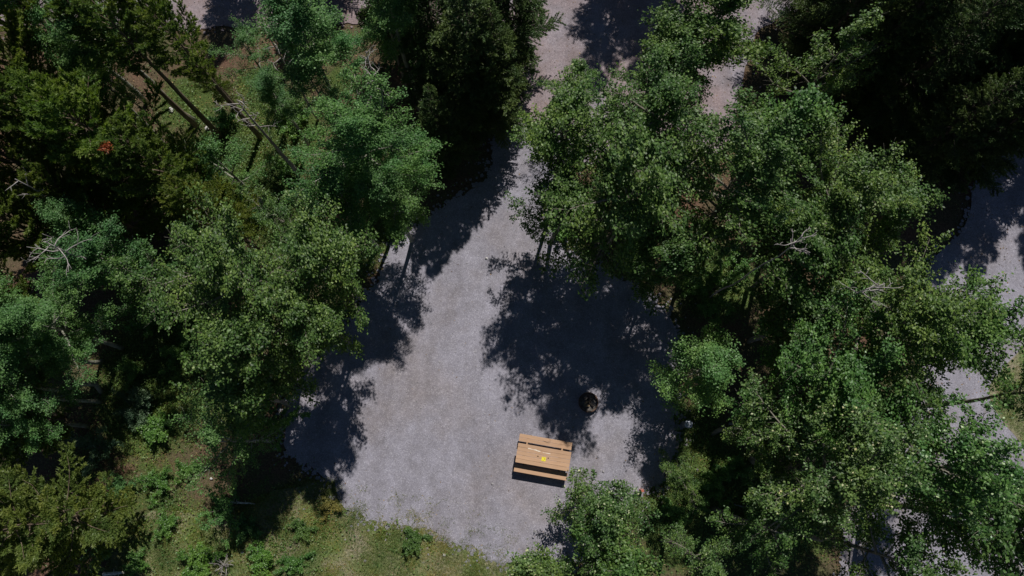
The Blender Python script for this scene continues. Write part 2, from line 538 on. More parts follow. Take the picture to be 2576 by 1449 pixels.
sheet('verge', turf2_pts, 0.004, M['turf'], 'small tan grass verge beside the side road', 'grass')
sheet('gravel_pad', pad_pts, 0.004, M['gravel'], 'pale grey gravel camping pad with the picnic table', 'gravel', 2600, 0.28)
sheet('road', top_pts, 0.0, M['road'], 'brownish gravel road that the pad opens onto', 'road', 1200, 0.3, 2)
sheet('path', side_pts, 0.0, M['gravel'], 'grey gravel side road between the poplars and a verge', 'road', 900, 0.16, 3)


def in_poly(pts, xy):
    """vectorised point in polygon"""
    P = np.array([(p.x, p.y) for p in pts])
    x, y = xy[:, 0], xy[:, 1]
    ins = np.zeros(len(xy), bool)
    x1, y1 = P[:, 0], P[:, 1]
    x2, y2 = np.roll(x1, -1), np.roll(y1, -1)
    for a, b, c, d in zip(x1, y1, x2, y2):
        if b == d: continue
        m = ((b > y) != (d > y))
        ins ^= m & (x < (c - a) * (y - b) / (d - b) + a)
    return ins


def smooth_noise(xy, s, seed):
    r = np.random.default_rng(seed)
    v = np.zeros(len(xy))
    for k in range(7):
        a = r.uniform(0, 2 * math.pi); f = s * r.uniform(0.6, 1.9)
        v += np.sin((xy[:, 0] * math.cos(a) + xy[:, 1] * math.sin(a)) * f + r.uniform(0, 6.28))
    return v / 7


coarse = lambda pts: pts[::4]
pad_c, top_c, side_c, turf_c, turf2_c = map(coarse, (pad_pts, top_pts, side_pts, turf_pts, turf2_pts))


def edge_dist(pts, xy):
    P = np.array([(p.x, p.y) for p in pts])
    d = np.full(len(xy), 1e9)
    for i in range(0, len(xy), 4000):
        c = xy[i:i + 4000]
        d[i:i + 4000] = np.sqrt(((c[:, None, :] - P[None]) ** 2).sum(-1)).min(1)
    return d


def blobs_density(xy, blobs):
    """lush patches given in pixels of the photograph: (px, py, radius px, strength)"""
    v = np.zeros(len(xy))
    for px, py, rp, s in blobs:
        c = at(px, py); r = rp / 64.0
        d2 = ((xy[:, 0] - c.x) ** 2 + (xy[:, 1] - c.y) ** 2) / (r * r)
        v = np.maximum(v, s * np.exp(-d2 * 1.1))
    return v


def scatter(n, seed, x0=-27, x1=27, y0=-12.5, y1=24):
    r = np.random.default_rng(seed)
    return np.stack([r.uniform(x0, x1, n), r.uniform(y0, y1, n)], 1), r


def hard_surface(xy, soft=0.35):
    """1 outside pad and roads, falling to 0 some way in"""
    k = np.ones(len(xy))
    for pts, so in ((pad_c, soft), (top_c, soft), (side_c, 0.12)):
        ins = in_poly(pts, xy)
        if ins.any():
            d = edge_dist(pts, xy[ins])
            k[ins] = np.minimum(k[ins], np.exp(-(d / so) ** 1.0) * 0.55)
    return k


LUSH = [(420, 930, 150, 1.0), (370, 1030, 110, 1.0), (600, 450, 160, 0.9), (680, 330, 120, 0.9), (470, 260, 80, 0.8), (700, 560, 90, 0.8),
        (1000, 580, 60, 0.9), (1810, 710, 90, 1.0), (1420, 560, 80, 0.8), (1780, 1220, 110, 0.9), (1900, 1300, 120, 0.9), (1740, 1100, 90, 0.7),
        (700, 1380, 130, 0.8), (430, 1400, 130, 0.7), (820, 1300, 60, 0.7), (1040, 1360, 60, 0.6), (560, 1000, 120, 0.4), (380, 1220, 80, 0.4), (2000, 1300, 100, 0.7),
        (960, 1330, 40, 0.4), (1700, 1340, 80, 0.8), (1640, 1290, 50, 0.6), (200, 1180, 60, 0.4), (640, 215, 60, 0.6), (850, 200, 50, 0.5), (760, 330, 60, 0.7), (350, 1330, 90, 0.4), (900, 640, 60, 0.7), (740, 940, 60, 0.7), (300, 1000, 80, 0.5)]
mo = gme.attributes.new('moss', 'FLOAT', 'POINT')
mo.data.foreach_set('value', np.clip(blobs_density(gv.reshape(-1, 3)[:, :2], LUSH) * 1.3, 0, 1).astype(np.float32))


def in_blobs(blobs, per_m2, seed):
    r = np.random.default_rng(seed)
    out = []
    for px, py, rp, st in blobs:
        c = at(px, py); rr = rp / 64.0
        n = int(per_m2 * st * math.pi * rr * rr)
        g_ = r.normal(0, 0.62 * rr, (n, 2))
        out.append(g_ + np.array([c.x, c.y]))
    return np.concatenate(out), r


# leafy ground cover
xy1, r_ = in_blobs(LUSH, 420, 11)
xy1 = xy1[(0.55 + 0.7 * smooth_noise(xy1, 2.6, 4) + 0.3 * smooth_noise(xy1, 7.0, 5)) > r_.uniform(0, 1, len(xy1))]
xy2, r_ = scatter(60000, 14)
xy2 = xy2[smooth_noise(xy2, 1.1, 3) > r_.uniform(-0.1, 0.6, len(xy2))]
xy = np.concatenate([xy1, xy2])
xy = xy[r_.uniform(0, 1, len(xy)) < hard_surface(xy, 0.15)]
xy = xy[~in_poly(turf_c, xy) | (r_.uniform(0, 1, len(xy)) < 0.8)]
n = len(xy)
pos = np.concatenate([xy, r_.uniform(0.0, 0.16, (n, 1))], 1)
nr = unit(np.concatenate([r_.normal(0, 0.45, (n, 2)), np.ones((n, 1))], 1))
lg = np.concatenate([r_.normal(0, 1, (n, 2)), np.zeros((n, 1))], 1)
ln = r_.uniform(0.045, 0.10, n)
htint = np.clip(0.5 + 0.4 * smooth_noise(xy, 1.7, 31) + r_.normal(0, 0.25, n), 0, 1)
herbs = link('ground_cover', leaf_mesh('ground_cover', pos, nr, lg, ln, ln * r_.uniform(0.45, 0.75, n), htint), M['herb'])
tag(herbs, 'low leafy green ground cover on the forest floor', 'ground cover', kind='stuff')

# grass blades
c0, c1 = at(230, 1560), at(1520, 1200)
xy1, r_ = scatter(300000, 12, c0.x, c1.x, c0.y, c1.y)
xy1 = xy1[in_poly(fringe_c, xy1)]
xy1 = xy1[(0.62 + 0.6 * smooth_noise(xy1, 2.2, 8) + 0.35 * smooth_noise(xy1, 6.5, 9)) > r_.uniform(0, 1, len(xy1))]
c0, c1 = at(2480, 1120), at(2700, 850)
xy2, r2_ = scatter(30000, 15, c0.x, c1.x, c0.y, c1.y)
xy2 = xy2[in_poly(turf2_c, xy2)]
xy3, r3_ = in_blobs(LUSH, 350, 16)
xy = np.concatenate([xy1, xy2, xy3])
hs = hard_surface(xy, 0.75)
clump = np.clip(0.35 + 1.6 * smooth_noise(xy, 5.5, 51) + 0.9 * smooth_noise(xy, 13.0, 52), 0, 1.6)
hs = np.where(hs < 0.999, hs * clump * 1.5, hs)
xy = xy[r_.uniform(0, 1, len(xy)) < hs]
n = len(xy)
hgt = (r_.uniform(0.04, 0.12, n) * (1 + 1.3 * np.clip(smooth_noise(xy, 3.1, 41), 0, 1)))[:, None]
lean = r_.normal(0, 0.8, (n, 2)) * hgt
a = r_.uniform(0, 2 * math.pi, n)
wv = np.stack([np.cos(a), np.sin(a), np.zeros(n)], 1) * r_.uniform(0.005, 0.012, n)[:, None]
b0 = np.concatenate([xy, np.full((n, 1), -0.03)], 1)
tp = b0 + np.concatenate([lean, hgt], 1)
v = np.stack([b0 - wv, b0 + wv, tp], 1).reshape(-1, 3)
gt = np.clip(0.5 + 0.55 * smooth_noise(xy, 1.6, 21) + r_.normal(0, 0.22, n), 0, 1)
grass = link('grass', mesh_np('grass', v, np.arange(3 * n), np.full(n, 3), gt), M['grass'])
tag(grass, 'short dry and green grass blades round the pad', 'grass', kind='stuff')

# loose gravel stones
def stones_mesh(name, xy, size, r_, z=0.0):
    base = np.array([(1, 0, 0), (-1, 0, 0), (0, 1, 0), (0, -1, 0), (0, 0, 1), (0, 0, -1)], float)
    fc = np.array([(0, 2, 4), (2, 1, 4), (1, 3, 4), (3, 0, 4), (2, 0, 5), (1, 2, 5), (3, 1, 5), (0, 3, 5)])
    n = len(xy)
    sc = size[:, None, None] * r_.uniform(0.6, 1.2, (n, 1, 3)) * np.array([1, 1, 0.6])
    a = r_.uniform(0, 6.28, n)
    v = base[None] * sc + r_.normal(0, 0.12, (n, 6, 3)) * size[:, None, None]
    x = v[..., 0] * np.cos(a)[:, None] - v[..., 1] * np.sin(a)[:, None]
    y = v[..., 0] * np.sin(a)[:, None] + v[..., 1] * np.cos(a)[:, None]
    v = np.stack([x + xy[:, 0:1], y + xy[:, 1:2], v[..., 2] + z + size[:, None] * 0.25], -1).reshape(-1, 3)
    f = (fc[None] + (np.arange(n) * 6)[:, None, None]).ravel()
    return mesh_np(name, v, f, np.full(n * 8, 3))


xy, r_ = scatter(40000, 13)
k = in_poly(pad_c, xy) | in_poly(top_c, xy) | in_poly(side_c, xy)
xy = xy[k][:6000]
pb = link('gravel', stones_mesh('gravel', xy, r_.gamma(3, 0.004, len(xy)) + 0.006, r_), M['pebble'])
tag(pb, 'loose grey gravel stones on the pad and roads', 'gravel', kind='stuff')

# fallen leaves, needles and twigs blown over gravel and soil
xy, r_ = scatter(26000, 17)
on = in_poly(pad_c, xy)
dd = np.full(len(xy), 9.0); dd[on] = edge_dist(pad_c, xy[on])
xy = xy[(~on) | (r_.uniform(0, 1, len(xy)) < 0.10 + 0.9 * np.exp(-dd / 0.5))]
n = len(xy)
pos = np.concatenate([xy, np.full((n, 1), 0.012)], 1)
nr = unit(np.concatenate([r_.normal(0, 0.25, (n, 2)), np.ones((n, 1))], 1))
lg = np.concatenate([r_.normal(0, 1, (n, 2)), np.zeros((n, 1))], 1)
ln = r_.uniform(0.03, 0.09, n)
lit_ = link('leaf_litter', leaf_mesh('leaf_litter', pos, nr, lg, ln, ln * r_.uniform(0.15, 0.7, n), r_.uniform(0, 1, n), 0.05), M['litter'])
tag(lit_, 'fallen brown leaves and twigs strewn over soil and gravel rim', 'leaf litter', kind='stuff')

# ------------------------------------------------------------------ trees
def bezier3(p0, d0, length, curve, k, r):
    """bent limb starting at p0 in direction d0"""
    pts = [np.array(p0, float)]
    d = np.array(d0, float)
    for i in range(k):
        d = d + np.array(curve) / k + r.normal(0, 0.12, 3)
        d /= np.linalg.norm(d)
        pts.append(pts[-1] + d * length / k)
    return np.array(pts)


def sample_poly(P, t):
    s = t * (len(P) - 1)
    i = np.minimum(s.astype(int), len(P) - 2)
    f = (s - i)[:, None]
    return P[i] * (1 - f) + P[i + 1] * f


def trunk_line(h, r, lean=0.03, k=9):
    z = np.linspace(0, h, k)
    w = np.cumsum(r.normal(0, lean, (k, 2)) * h / k, axis=0)
    w -= w[0]
    return np.concatenate([w, z[:, None]], 1)


def broadleaf(seed, R, leaf, n_leaf, nprim=15, sparse=1.0, aspect=0.72):
    """limbs + leaves of one crown in local metres, crown centre at the origin, stem straight through it"""
    r = np.random.default_rng(seed)
    hv = 1.15 * R + 0.5
    tb = Tubes()
    twigs0, twigs1, weight = [], [], []
    ga = r.uniform(0, 6.28)
    for i in range(nprim):
        u = (i + 0.5) / nprim
        prof = math.sin(math.pi * min(1, 0.20 + u * 0.76)) ** 0.7
        L = R * prof * r.uniform(0.45, 1.50)
        ga += 2.399 + r.normal(0, 0.5)
        el = math.radians(16 + 48 * u + r.normal(0, 8))
        p0 = np.array([0, 0, -hv + 2 * hv * u * 0.93])
        d0 = np.array([math.cos(ga) * math.cos(el), math.sin(ga) * math.cos(el), math.sin(el)])
        P = bezier3(p0, d0, L * 1.08, (0, 0, 0.10), 6, r)
        tb.add(P, np.linspace(0.016 * L + 0.008, 0.004, len(P)), 5)
        ns = max(6, int(8 + 5.0 * L))
        for s in range(ns):
            q = 0.12 + 0.90 * (s + 0.5) / ns
            q = min(q, 1.0)
            b0 = sample_poly(P, np.array([q]))[0]
            k = min(int(q * 6), 5)
            dirp = unit(P[k + 1] - P[k])
            sgn = 1 if s % 2 else -1
            sd = np.cross(dirp, np.array([0, 0, 1.0])); sd = sd / max(np.linalg.norm(sd), 1e-6)
            d = unit(dirp * 0.75 + sd * sgn * r.uniform(0.3, 0.9) + np.array([0, 0, 1]) * r.normal(0.1, 0.35))
            l2 = (0.27 * L + 0.12) * (1 - 0.62 * q) * r.uniform(0.45, 1.6) + 0.08
            S = bezier3(b0, d, l2, (0, 0, 0.1), 3, r)
            tb.add(S, np.linspace(0.006 + 0.004 * l2, 0.002, len(S)), 3)
            if r.uniform() > sparse: continue
            twigs0.append(S[0] * 0.6 + S[1] * 0.4); twigs1.append(S[-1]); weight.append(l2)
            for w in range(3):
                d2 = unit(d + r.normal(0, 0.6, 3))
                bb = sample_poly(S, np.array([r.uniform(0.3, 1)]))[0]
                twigs0.append(bb); twigs1.append(bb + d2 * r.uniform(0.10, 0.34)); weight.append(0.20)
        if r.uniform() < sparse:
            twigs0.append(P[-2]); twigs1.append(P[-1] + (P[-1] - P[-2]) * 0.5); weight.append(0.4)
    twigs0, twigs1, weight = np.array(twigs0), np.array(twigs1), np.array(weight)
    idx = r.choice(len(weight), n_leaf, p=weight / weight.sum())
    t = r.uniform(0, 1.05, n_leaf)[:, None]
    base = twigs0[idx] * (1 - t) + twigs1[idx] * t + r.normal(0, 0.062, (n_leaf, 3))
    outw = base * np.array([1, 1, 0.5])
    nrm = unit(np.array([0, 0, 0.9]) + r.normal(0, 0.52, (n_leaf, 3)) + unit(outw) * 0.25)
    lng = unit(unit(outw) * 0.5 + r.normal(0, 0.8, (n_leaf, 3)) + np.array([0, 0, -0.25]))
    ln = leaf * r.uniform(0.7, 1.25, n_leaf)
    wd = ln * aspect * r.uniform(0.85, 1.1, n_leaf)
    return tb.mesh('limb'), leaf_mesh('crown', base, nrm, lng, ln, wd, r.uniform(0, 1, n_leaf))


def conifer(seed, h, R, n_needle, pine=False, cb=0.12):
    r = np.random.default_rng(seed)
    tb = Tubes()
    T = trunk_line(h, r, 0.015)
    tb.add(T, np.linspace(0.010 * h + 0.03, 0.01, len(T)), 8)
    t0s, t1s, wt = [], [], []
    z = cb * h
    ga = r.uniform(0, 6.28)
    while z < h * 0.985:
        u = (z / h - cb) / (1 - cb)
        if pine: prof = (math.sin(math.pi * min(1, 0.22 + 0.74 * u)) ** 0.8)
        else: prof = (1 - u) ** 0.85 * min(1, 0.55 + u * 3)
        nb = 5 if not pine else 4
        for k in range(nb):
            ga += 2 * math.pi / nb + r.normal(0, 0.25)
            L = R * prof * r.uniform(0.6, 1.2) + 0.10
            el = math.radians((-8 + 40 * u if not pine else 12 + 45 * u) + r.normal(0, 7))
            p0 = sample_poly(T, np.array([z / h]))[0]
            d0 = np.array([math.cos(ga) * math.cos(el), math.sin(ga) * math.cos(el), math.sin(el)])
            P = bezier3(p0, d0, L, (0, 0, 0.45 if pine else 0.22), 5, r)
            tb.add(P, np.linspace(0.010 * L + 0.006, 0.003, len(P)), 4)
            ns = max(3, int(L * (7 if not pine else 5)))
            for s in range(ns):
                q = 0.2 + 0.8 * (s + 0.5) / ns
                b0 = sample_poly(P, np.array([q]))[0]
                i0 = min(len(P) - 2, int(q * 5))
                dirp = unit(P[i0 + 1] - P[i0])
                sd = np.cross(dirp, np.array([0, 0, 1.0])); sd /= max(np.linalg.norm(sd), 1e-6)
                for sgn in (-1, 1):
                    d = unit(dirp * 0.8 + sd * sgn * r.uniform(0.5, 0.9) + np.array([0, 0, r.normal(0.25 if pine else -0.08, 0.15)]))
                    l2 = (0.42 * L * (1 - q * 0.75) + 0.10) * r.uniform(0.6, 1.15)
                    t0s.append(b0); t1s.append(b0 + d * l2); wt.append(l2)
            t0s.append(P[-2]); t1s.append(P[-1] + (P[-1] - P[-2]) * 0.25); wt.append(0.35)
        z += (0.30 if not pine else 0.36) * r.uniform(0.8, 1.25) * (h / 9) ** 0.5
    t0s, t1s, wt = np.array(t0s), np.array(t1s), np.array(wt)
    idx = r.choice(len(wt), n_needle, p=wt / wt.sum())
    t = (r.uniform(0, 1.0, n_needle) ** (0.7 if pine else 0.9))[:, None]
    base = t0s[idx] * (1 - t) + t1s[idx] * t
    axis = unit(t1s[idx] - t0s[idx])
    d = unit(axis * (0.9 if pine else 0.7) + r.normal(0, 0.62 if pine else 0.45, (n_needle, 3)) + np.array([0, 0, 0.22 if pine else 0.05]))
    ln = (0.085 if pine else 0.062) * r.uniform(0.7, 1.3, n_needle)
    wd = (0.018 if pine else 0.016) * r.uniform(0.8, 1.3, n_needle)
    nn = unit(np.cross(d, r.normal(0, 1, (n_needle, 3))))
    side = np.cross(nn, d)
    base = base + r.normal(0, 0.012, (n_needle, 3))
    v = np.stack([base - side * wd[:, None], base + side * wd[:, None], base + d * ln[:, None]], 1).reshape(-1, 3)
    # tips lighter than the old wood
    tint = np.clip(t[:, 0] * 0.55 + r.uniform(0, 0.5, n_needle), 0, 1)
    return tb.mesh('trunk'), mesh_np('crown', v, np.arange(3 * n_needle), np.full(n_needle, 3), tint)


def bush(seed, R, hgt, leaf, n_leaf, nstem=9, aspect=0.7):
    r = np.random.default_rng(seed)
    tb = Tubes()
    a0, a1, wt = [], [], []
    for i in range(nstem):
        ga = i * 2.399 + r.normal(0, 0.3)
        sp = math.sqrt((i + 0.5) / nstem)
        el = math.radians(85 - 50 * sp + r.normal(0, 6))
        L = math.hypot(R * sp, hgt * (1 - 0.3 * sp)) * r.uniform(0.8, 1.15)
        P = bezier3((r.normal(0, 0.05), r.normal(0, 0.05), -0.03), (math.cos(ga) * math.cos(el), math.sin(ga) * math.cos(el), math.sin(el)), L, (0, 0, -0.1), 5, r)
        tb.add(P, np.linspace(0.014, 0.003, len(P)), 4)
        for s in range(9):
            q = 0.25 + 0.75 * (s + 0.5) / 9
            b = sample_poly(P, np.array([q]))[0]
            d = unit(r.normal(0, 1, 3) + np.array([0, 0, 0.5]))
            l = r.uniform(0.12, 0.32) * max(R, 0.5)
            a0.append(b); a1.append(b + d * l); wt.append(l)
    a0, a1, wt = np.array(a0), np.array(a1), np.array(wt)
    idx = r.choice(len(wt), n_leaf, p=wt / wt.sum())
    t = r.uniform(0, 1.05, n_leaf)[:, None]
    base = a0[idx] * (1 - t) + a1[idx] * t + r.normal(0, leaf * 0.6, (n_leaf, 3))
    base[:, 2] = np.maximum(base[:, 2], 0.02)
    nrm = unit(np.array([0, 0, 1.0]) + r.normal(0, 0.5, (n_leaf, 3)))
    lng = r.normal(0, 1, (n_leaf, 3))
    ln = leaf * r.uniform(0.7, 1.25, n_leaf)
    return tb.mesh('stem'), leaf_mesh('foliage', base, nrm, lng, ln, ln * aspect, r.uniform(0, 1, n_leaf))


NAMES = {'poplar': 'poplar_tree', 'poplar_pale': 'poplar_tree', 'aspen': 'aspen_tree', 'aspen_light': 'aspen_tree', 'fir': 'fir_tree', 'pine': 'pine_tree'}
BARK = {'poplar': 'bark_poplar', 'poplar_pale': 'bark_poplar', 'aspen': 'bark_aspen', 'aspen_light': 'bark_aspen', 'fir': 'bark_fir', 'pine': 'bark_pine'}
GROUPS = {'poplar': 'poplars round the camping pad', 'poplar_pale': 'poplars round the camping pad', 'aspen': 'aspens left of the camping pad',
          'aspen_light': 'aspens left of the camping pad', 'fir': 'dark firs beside the road', 'pine': 'yellow-green pines'}
seed_no = [100]
# crowns grown once per kind and size; each tree of the place is then its own object
GROWN = {}
for fam, leaf, table in [('poplar', 0.084, [(2.3, 27000, 36, 0.92, 5), (1.6, 15500, 28, 0.92, 5), (1.05, 8500, 20, 0.95, 3), (1.7, 7500, 18, 0.6, 3)]),
                         ('aspen', 0.058, [(1.9, 46000, 34, 1.0, 2), (1.15, 20000, 24, 1.0, 3), (1.2, 8000, 12, 0.75, 1)])]:
    for (R_, n_, np_, sp_, cnt) in table:
        for k_ in range(cnt):
            seed_no[0] += 1
            GROWN.setdefault((fam, sp_ < 0.8), []).append((R_,) + broadleaf(seed_no[0], R_, leaf, n_, np_, sp_))
CONIF = {'pine': [(9.0, 2.0) + conifer(301, 9.0, 2.0, 80000, True, 0.16), (9.0, 1.8) + conifer(302, 9.0, 1.8, 72000, True, 0.22), (6.0, 1.9) + conifer(303, 6.0, 1.9, 72000, True, 0.12)],
         'lodgepole': [(10.0, 1.25) + conifer(308, 10.0, 1.25, 26000, True, 0.60), (10.0, 1.1) + conifer(309, 10.0, 1.1, 22000, True, 0.66)],
         'fir': [(10.0, 2.0) + conifer(304, 10.0, 2.0, 130000, False, 0.08), (9.5, 2.2) + conifer(305, 9.5, 2.2, 130000, False, 0.08)],
         'tall_fir': [(16.0, 3.0) + conifer(306, 16.0, 3.0, 200000, False, 0.06), (16.0, 2.7) + conifer(307, 16.0, 2.7, 190000, False, 0.06)]}
use = {}


def pick(key, items):
    use[key] = use.get(key, -1) + 1
    return items[use[key] % len(items)]


def put(name, me, mat, parent, scale=None, loc=None, rz=0.0):
    """links shared mesh data with a material of this object's own"""
    o = link(name, me, mat, parent)
    if o.material_slots[0].material != mat:
        o.material_slots[0].link = 'OBJECT'
        o.material_slots[0].material = mat
    if scale: o.scale = scale
    if loc: o.location = loc
    o.rotation_euler = (0, 0, rz)
    return o


def plant(kind, px, py, z, rpx, label, sparse=False, mat=None, **kw):
    """a broadleaf tree whose crown centre, at height z, shows at pixel (px, py) with radius rpx"""
    seed_no[0] += 1
    r = np.random.default_rng(seed_no[0])
    c = at(px, py, z)
    R = rpx * (H - z) / F
    o = empty(NAMES[kind], (c.x, c.y, -0.04))
    tag(o, label, 'tree', GROUPS[kind])
    fam = kind.split('_')[0]
    items = GROWN[(fam, sparse)]
    best = min(abs(math.log(R / it[0])) for it in items)
    near = [it for it in items if abs(math.log(R / it[0])) < best + 0.05]
    Rp, limb, crown = pick((fam, sparse, near[0][0]), near)
    sc = R / Rp * 1.02
    hv = (1.15 * Rp + 0.5) * sc
    zs = min(1.0, (z - 0.3) / hv) * sc if z < hv + 0.3 else sc
    top = z + 0.93 * hv * zs / sc
    foot = max(0.3, z - hv * zs / sc)
    k = 7
    zz = np.concatenate([np.linspace(0, foot, k), [z, top]])
    wob = np.stack([np.sin(np.linspace(0, 3.1, k) * r.uniform(0.8, 2)) * r.normal(0, 0.035) for _ in (0, 1)], 1) * foot; wob *= np.linspace(1, 0, k)[:, None]
    lean_ = r.normal(0, 0.05, 2) * foot
    xy_ = wob + lean_[None] * (1 - np.linspace(0, 1, k))[:, None]
    pts = np.concatenate([np.concatenate([xy_, np.zeros((2, 2))]), zz[:, None]], 1)
    tr = 0.010 * top + 0.025
    tb = Tubes(); tb.add(pts, np.interp(zz, [0, top], [tr, 0.012]), 8)
    link('trunk', tb.mesh('trunk'), M[BARK[kind]], o)
    rz = r.uniform(0, 6.28)
    ex = r.uniform(0.86, 1.20)
    put('limb', limb, M[BARK[kind]], o, (sc * ex, sc * (2.03 - ex), zs), (0, 0, z), rz)
    put('crown', crown, M[mat or kind], o, (sc * ex, sc * (2.03 - ex), zs), (0, 0, z), rz)
    return o


def conif(kind, bx, by, h, label, wide=1.0, mat=None, variant=None):
    """a conifer standing at ground pixel (bx, by)"""
    seed_no[0] += 1
    p = at(bx, by, 0)
    fam = 'tall_fir' if kind == 'fir' and h > 12.5 else kind
    items = CONIF[fam]
    h0, R0, t, cr = items[variant] if variant is not None else pick(fam, items)
    o = empty('fir_tree' if kind == 'fir' else 'pine_tree', (p.x, p.y, -0.04), seed_no[0] * 1.3)
    kind = 'pine' if kind == 'lodgepole' else kind
    tag(o, label, 'tree', GROUPS[kind])
    s_ = h / h0
    put('trunk', t, M[BARK[kind]], o, (s_, s_, s_))
    put('crown', cr, M[mat or kind], o, (s_ * wide, s_ * wide, s_))
    return o


def pine(px, py, h, wide, label, variant=None, mid=0.56):
    """a pine whose crown middle shows at pixel (px, py)"""
    c = at(px, py, h * mid)
    d = -c.y * math.sin(TILT) + H * math.cos(TILT)
    u = c.y * math.cos(TILT) + (0 - H) * math.sin(TILT)
    gx_, gy_ = c.x, c.y
    dep = gy_ * math.sin(TILT) + H * math.cos(TILT)
    upc = gy_ * math.cos(TILT) - H * math.sin(TILT)
    return conif('pine', W2 + F * gx_ / dep, H2 - F * upc / dep, h, label, wide, variant=variant)


def shrub(px, py, rpx, hgt, mat, label, leaf=0.06, dens=1.0, group='shrubs under the trees'):
    seed_no[0] += 1
    c = at(px, py, hgt * 0.5)
    R = rpx / 64.0
    o = empty('shrub', (c.x, c.y, 0), 0)
    tag(o, label, 'shrub', group)
    n = min(16000, int(dens * 4.0 * math.pi * R * R / (leaf * leaf * 0.5)))
    s, f = bush(seed_no[0], R, hgt, leaf, n, nstem=max(7, int(8 * R + 5)))
    link('stem', s, M['bark_poplar'], o)
    link('foliage', f, M[mat], o)
    return o


# --- poplars on the right of the pad
plant('poplar', 1412, 355, 6.2, 128, 'poplar at the throat where the pad meets the road')
plant('poplar', 1650, 320, 7.0, 170, 'tall poplar over the wide gravel mouth of the pad')
plant('poplar', 1575, 520, 6.0, 215, 'broad poplar whose shade falls across the middle of the pad')
plant('poplar', 1420, 520, 5.0, 100, 'slim poplar at the edge of the pad under the broad poplar')
plant('poplar', 1790, 80, 7.2, 150, 'tall poplar standing beside the gravel road at its bend')
plant('poplar', 1850, 480, 6.6, 190, 'full poplar between the broad poplar and the dark firs')
plant('poplar', 1960, 330, 7.0, 100, 'narrow poplar top with fingers of leaves against the dark firs')
plant('poplar', 2090, 520, 6.5, 170, 'poplar reaching long leafy branches into the dark fir shade')
plant('poplar', 2230, 540, 6.2, 85, 'small poplar crown at the brink of the dark fir shade')
plant('poplar', 1670, 660, 4.6, 105, 'shaded low poplar under the broad poplar')
plant('poplar', 2000, 650, 5.4, 140, 'poplar with bare grey twigs among its leaves')
plant('poplar', 2200, 830, 6.6, 190, 'wide poplar with a dead grey fork in its top')
plant('poplar', 2385, 850, 6.8, 138, 'poplar stretching its branches over the side road')
plant('poplar', 2050, 980, 6.0, 175, 'poplar behind the small light green poplar')
plant('poplar', 2010, 800, 4.8, 90, 'thin poplar beside the bright green shrub')
plant('poplar_pale', 2310, 1170, 7.2, 200, 'poplar with many pale upturned leaves leaning over the side road')
plant('poplar_pale', 2080, 1190, 6.8, 175, 'poplar with scattered pale leaves next to the grey post')
plant('poplar', 1925, 1095, 5.0, 95, 'thin poplar standing right behind the grey post', sparse=True)
plant('poplar_pale', 1508, 1292, 2.6, 98, 'low young poplar with pale leaves hanging over the picnic table corner')
plant('poplar_pale', 1345, 1462, 3.4, 82, 'low poplar crown at the foot of the gravel pad')
plant('poplar', 1770, 1415, 5.0, 85, 'poplar in the shade beyond the picnic table', sparse=True)
plant('poplar', 1565, 1415, 3.4, 78, 'small poplar beside the one over the picnic table')
plant('poplar', 2490, 1310, 7.2, 160, 'poplar with dark leaves on the far side of the side road')
plant('poplar', 2230, 1400, 6.6, 130, 'thin poplar with long bare branches over the side road', sparse=True)
plant('poplar', 1930, 1330, 5.6, 110, 'poplar with shaded sparse leaves near the long bare branches', sparse=True)
plant('poplar_pale', 2610, 985, 7.5, 75, 'poplar with a pale leafy branch over the grass verge')
plant('poplar', 1452, 205, 3.6, 66, 'small thin poplar on the brown gravel of the road', sparse=True)
plant('poplar', 1545, 285, 3.2, 60, 'sapling with open grey-green leaves beside the road gravel', sparse=True)
plant('poplar', 1690, 140, 6.6, 110, 'poplar over the dark shaded part of the gravel road')
plant('poplar', 2140, 1050, 5.6, 130, 'poplar between the one with the grey fork and the pale-leaved one')
plant('aspen_light', 1764, 932, 3.6, 94, 'small light green poplar close to the dark side of the pad', mat='poplar_light').name = 'poplar_tree'
# --- aspens
plant('aspen', 925, 385, 6.2, 155, 'round fresh green aspen at the bend of the gravel pad')
plant('aspen', 870, 505, 4.8, 100, 'shaded aspen under the round fresh green aspen')
plant('aspen', 985, 500, 5.2, 85, 'aspen leaning out beneath the round fresh green one towards the gravel')
plant('aspen', 765, 90, 7.2, 115, 'tall aspen beside the bare dead tree near the road')
plant('aspen', 790, 215, 5.0, 75, 'sparse aspen under the tall aspen near the road', sparse=True)
plant('aspen', 235, 70, 7.0, 95, 'aspen among dark pines with a bright green top')
plant('aspen', 240, 190, 5.6, 75, 'aspen lower down between the dark pines')
plant('aspen_light', 110, 820, 5.0, 130, 'light green aspen with a pale leaning stem')
plant('aspen', 45, 880, 4.8, 85, 'aspen beside the light green one with the pale stem')
plant('aspen', 285, 655, 4.6, 95, 'aspen next to the white dead branches')
plant('aspen', 690, 240, 4.2, 60, 'small aspen beside the curly grey dead tree')
plant('aspen', 575, 430, 3.8, 85, 'thin blue-green aspen over the sunny ground cover', sparse=True)
plant('aspen', 980, 15, 7.0, 85, 'aspen in the shade of the firs near the road')
plant('aspen', 30, 1070, 4.4, 65, 'aspen with round leaves above a dark hollow')
plant('aspen', 590, 1110, 3.6, 95, 'aspen standing in deep shade below the big left poplars', sparse=True)
plant('aspen', 90, 20, 7.0, 95, 'thin aspen with dull leaves in the pine shade', sparse=True)
plant('aspen', -20, 960, 5.5, 90, 'aspen on the rim beyond the light green one with the pale stem')
plant('aspen', 90, 1000, 3.6, 80, 'low aspen over the dark hollow beside the blue-green shrub', sparse=True)
plant('aspen', 190, 560, 5.0, 70, 'aspen squeezed between the small pine and the dead branches')
plant('aspen', 880, 150, 5.4, 70, 'thin aspen in front of the antler-like dead tree', sparse=True)
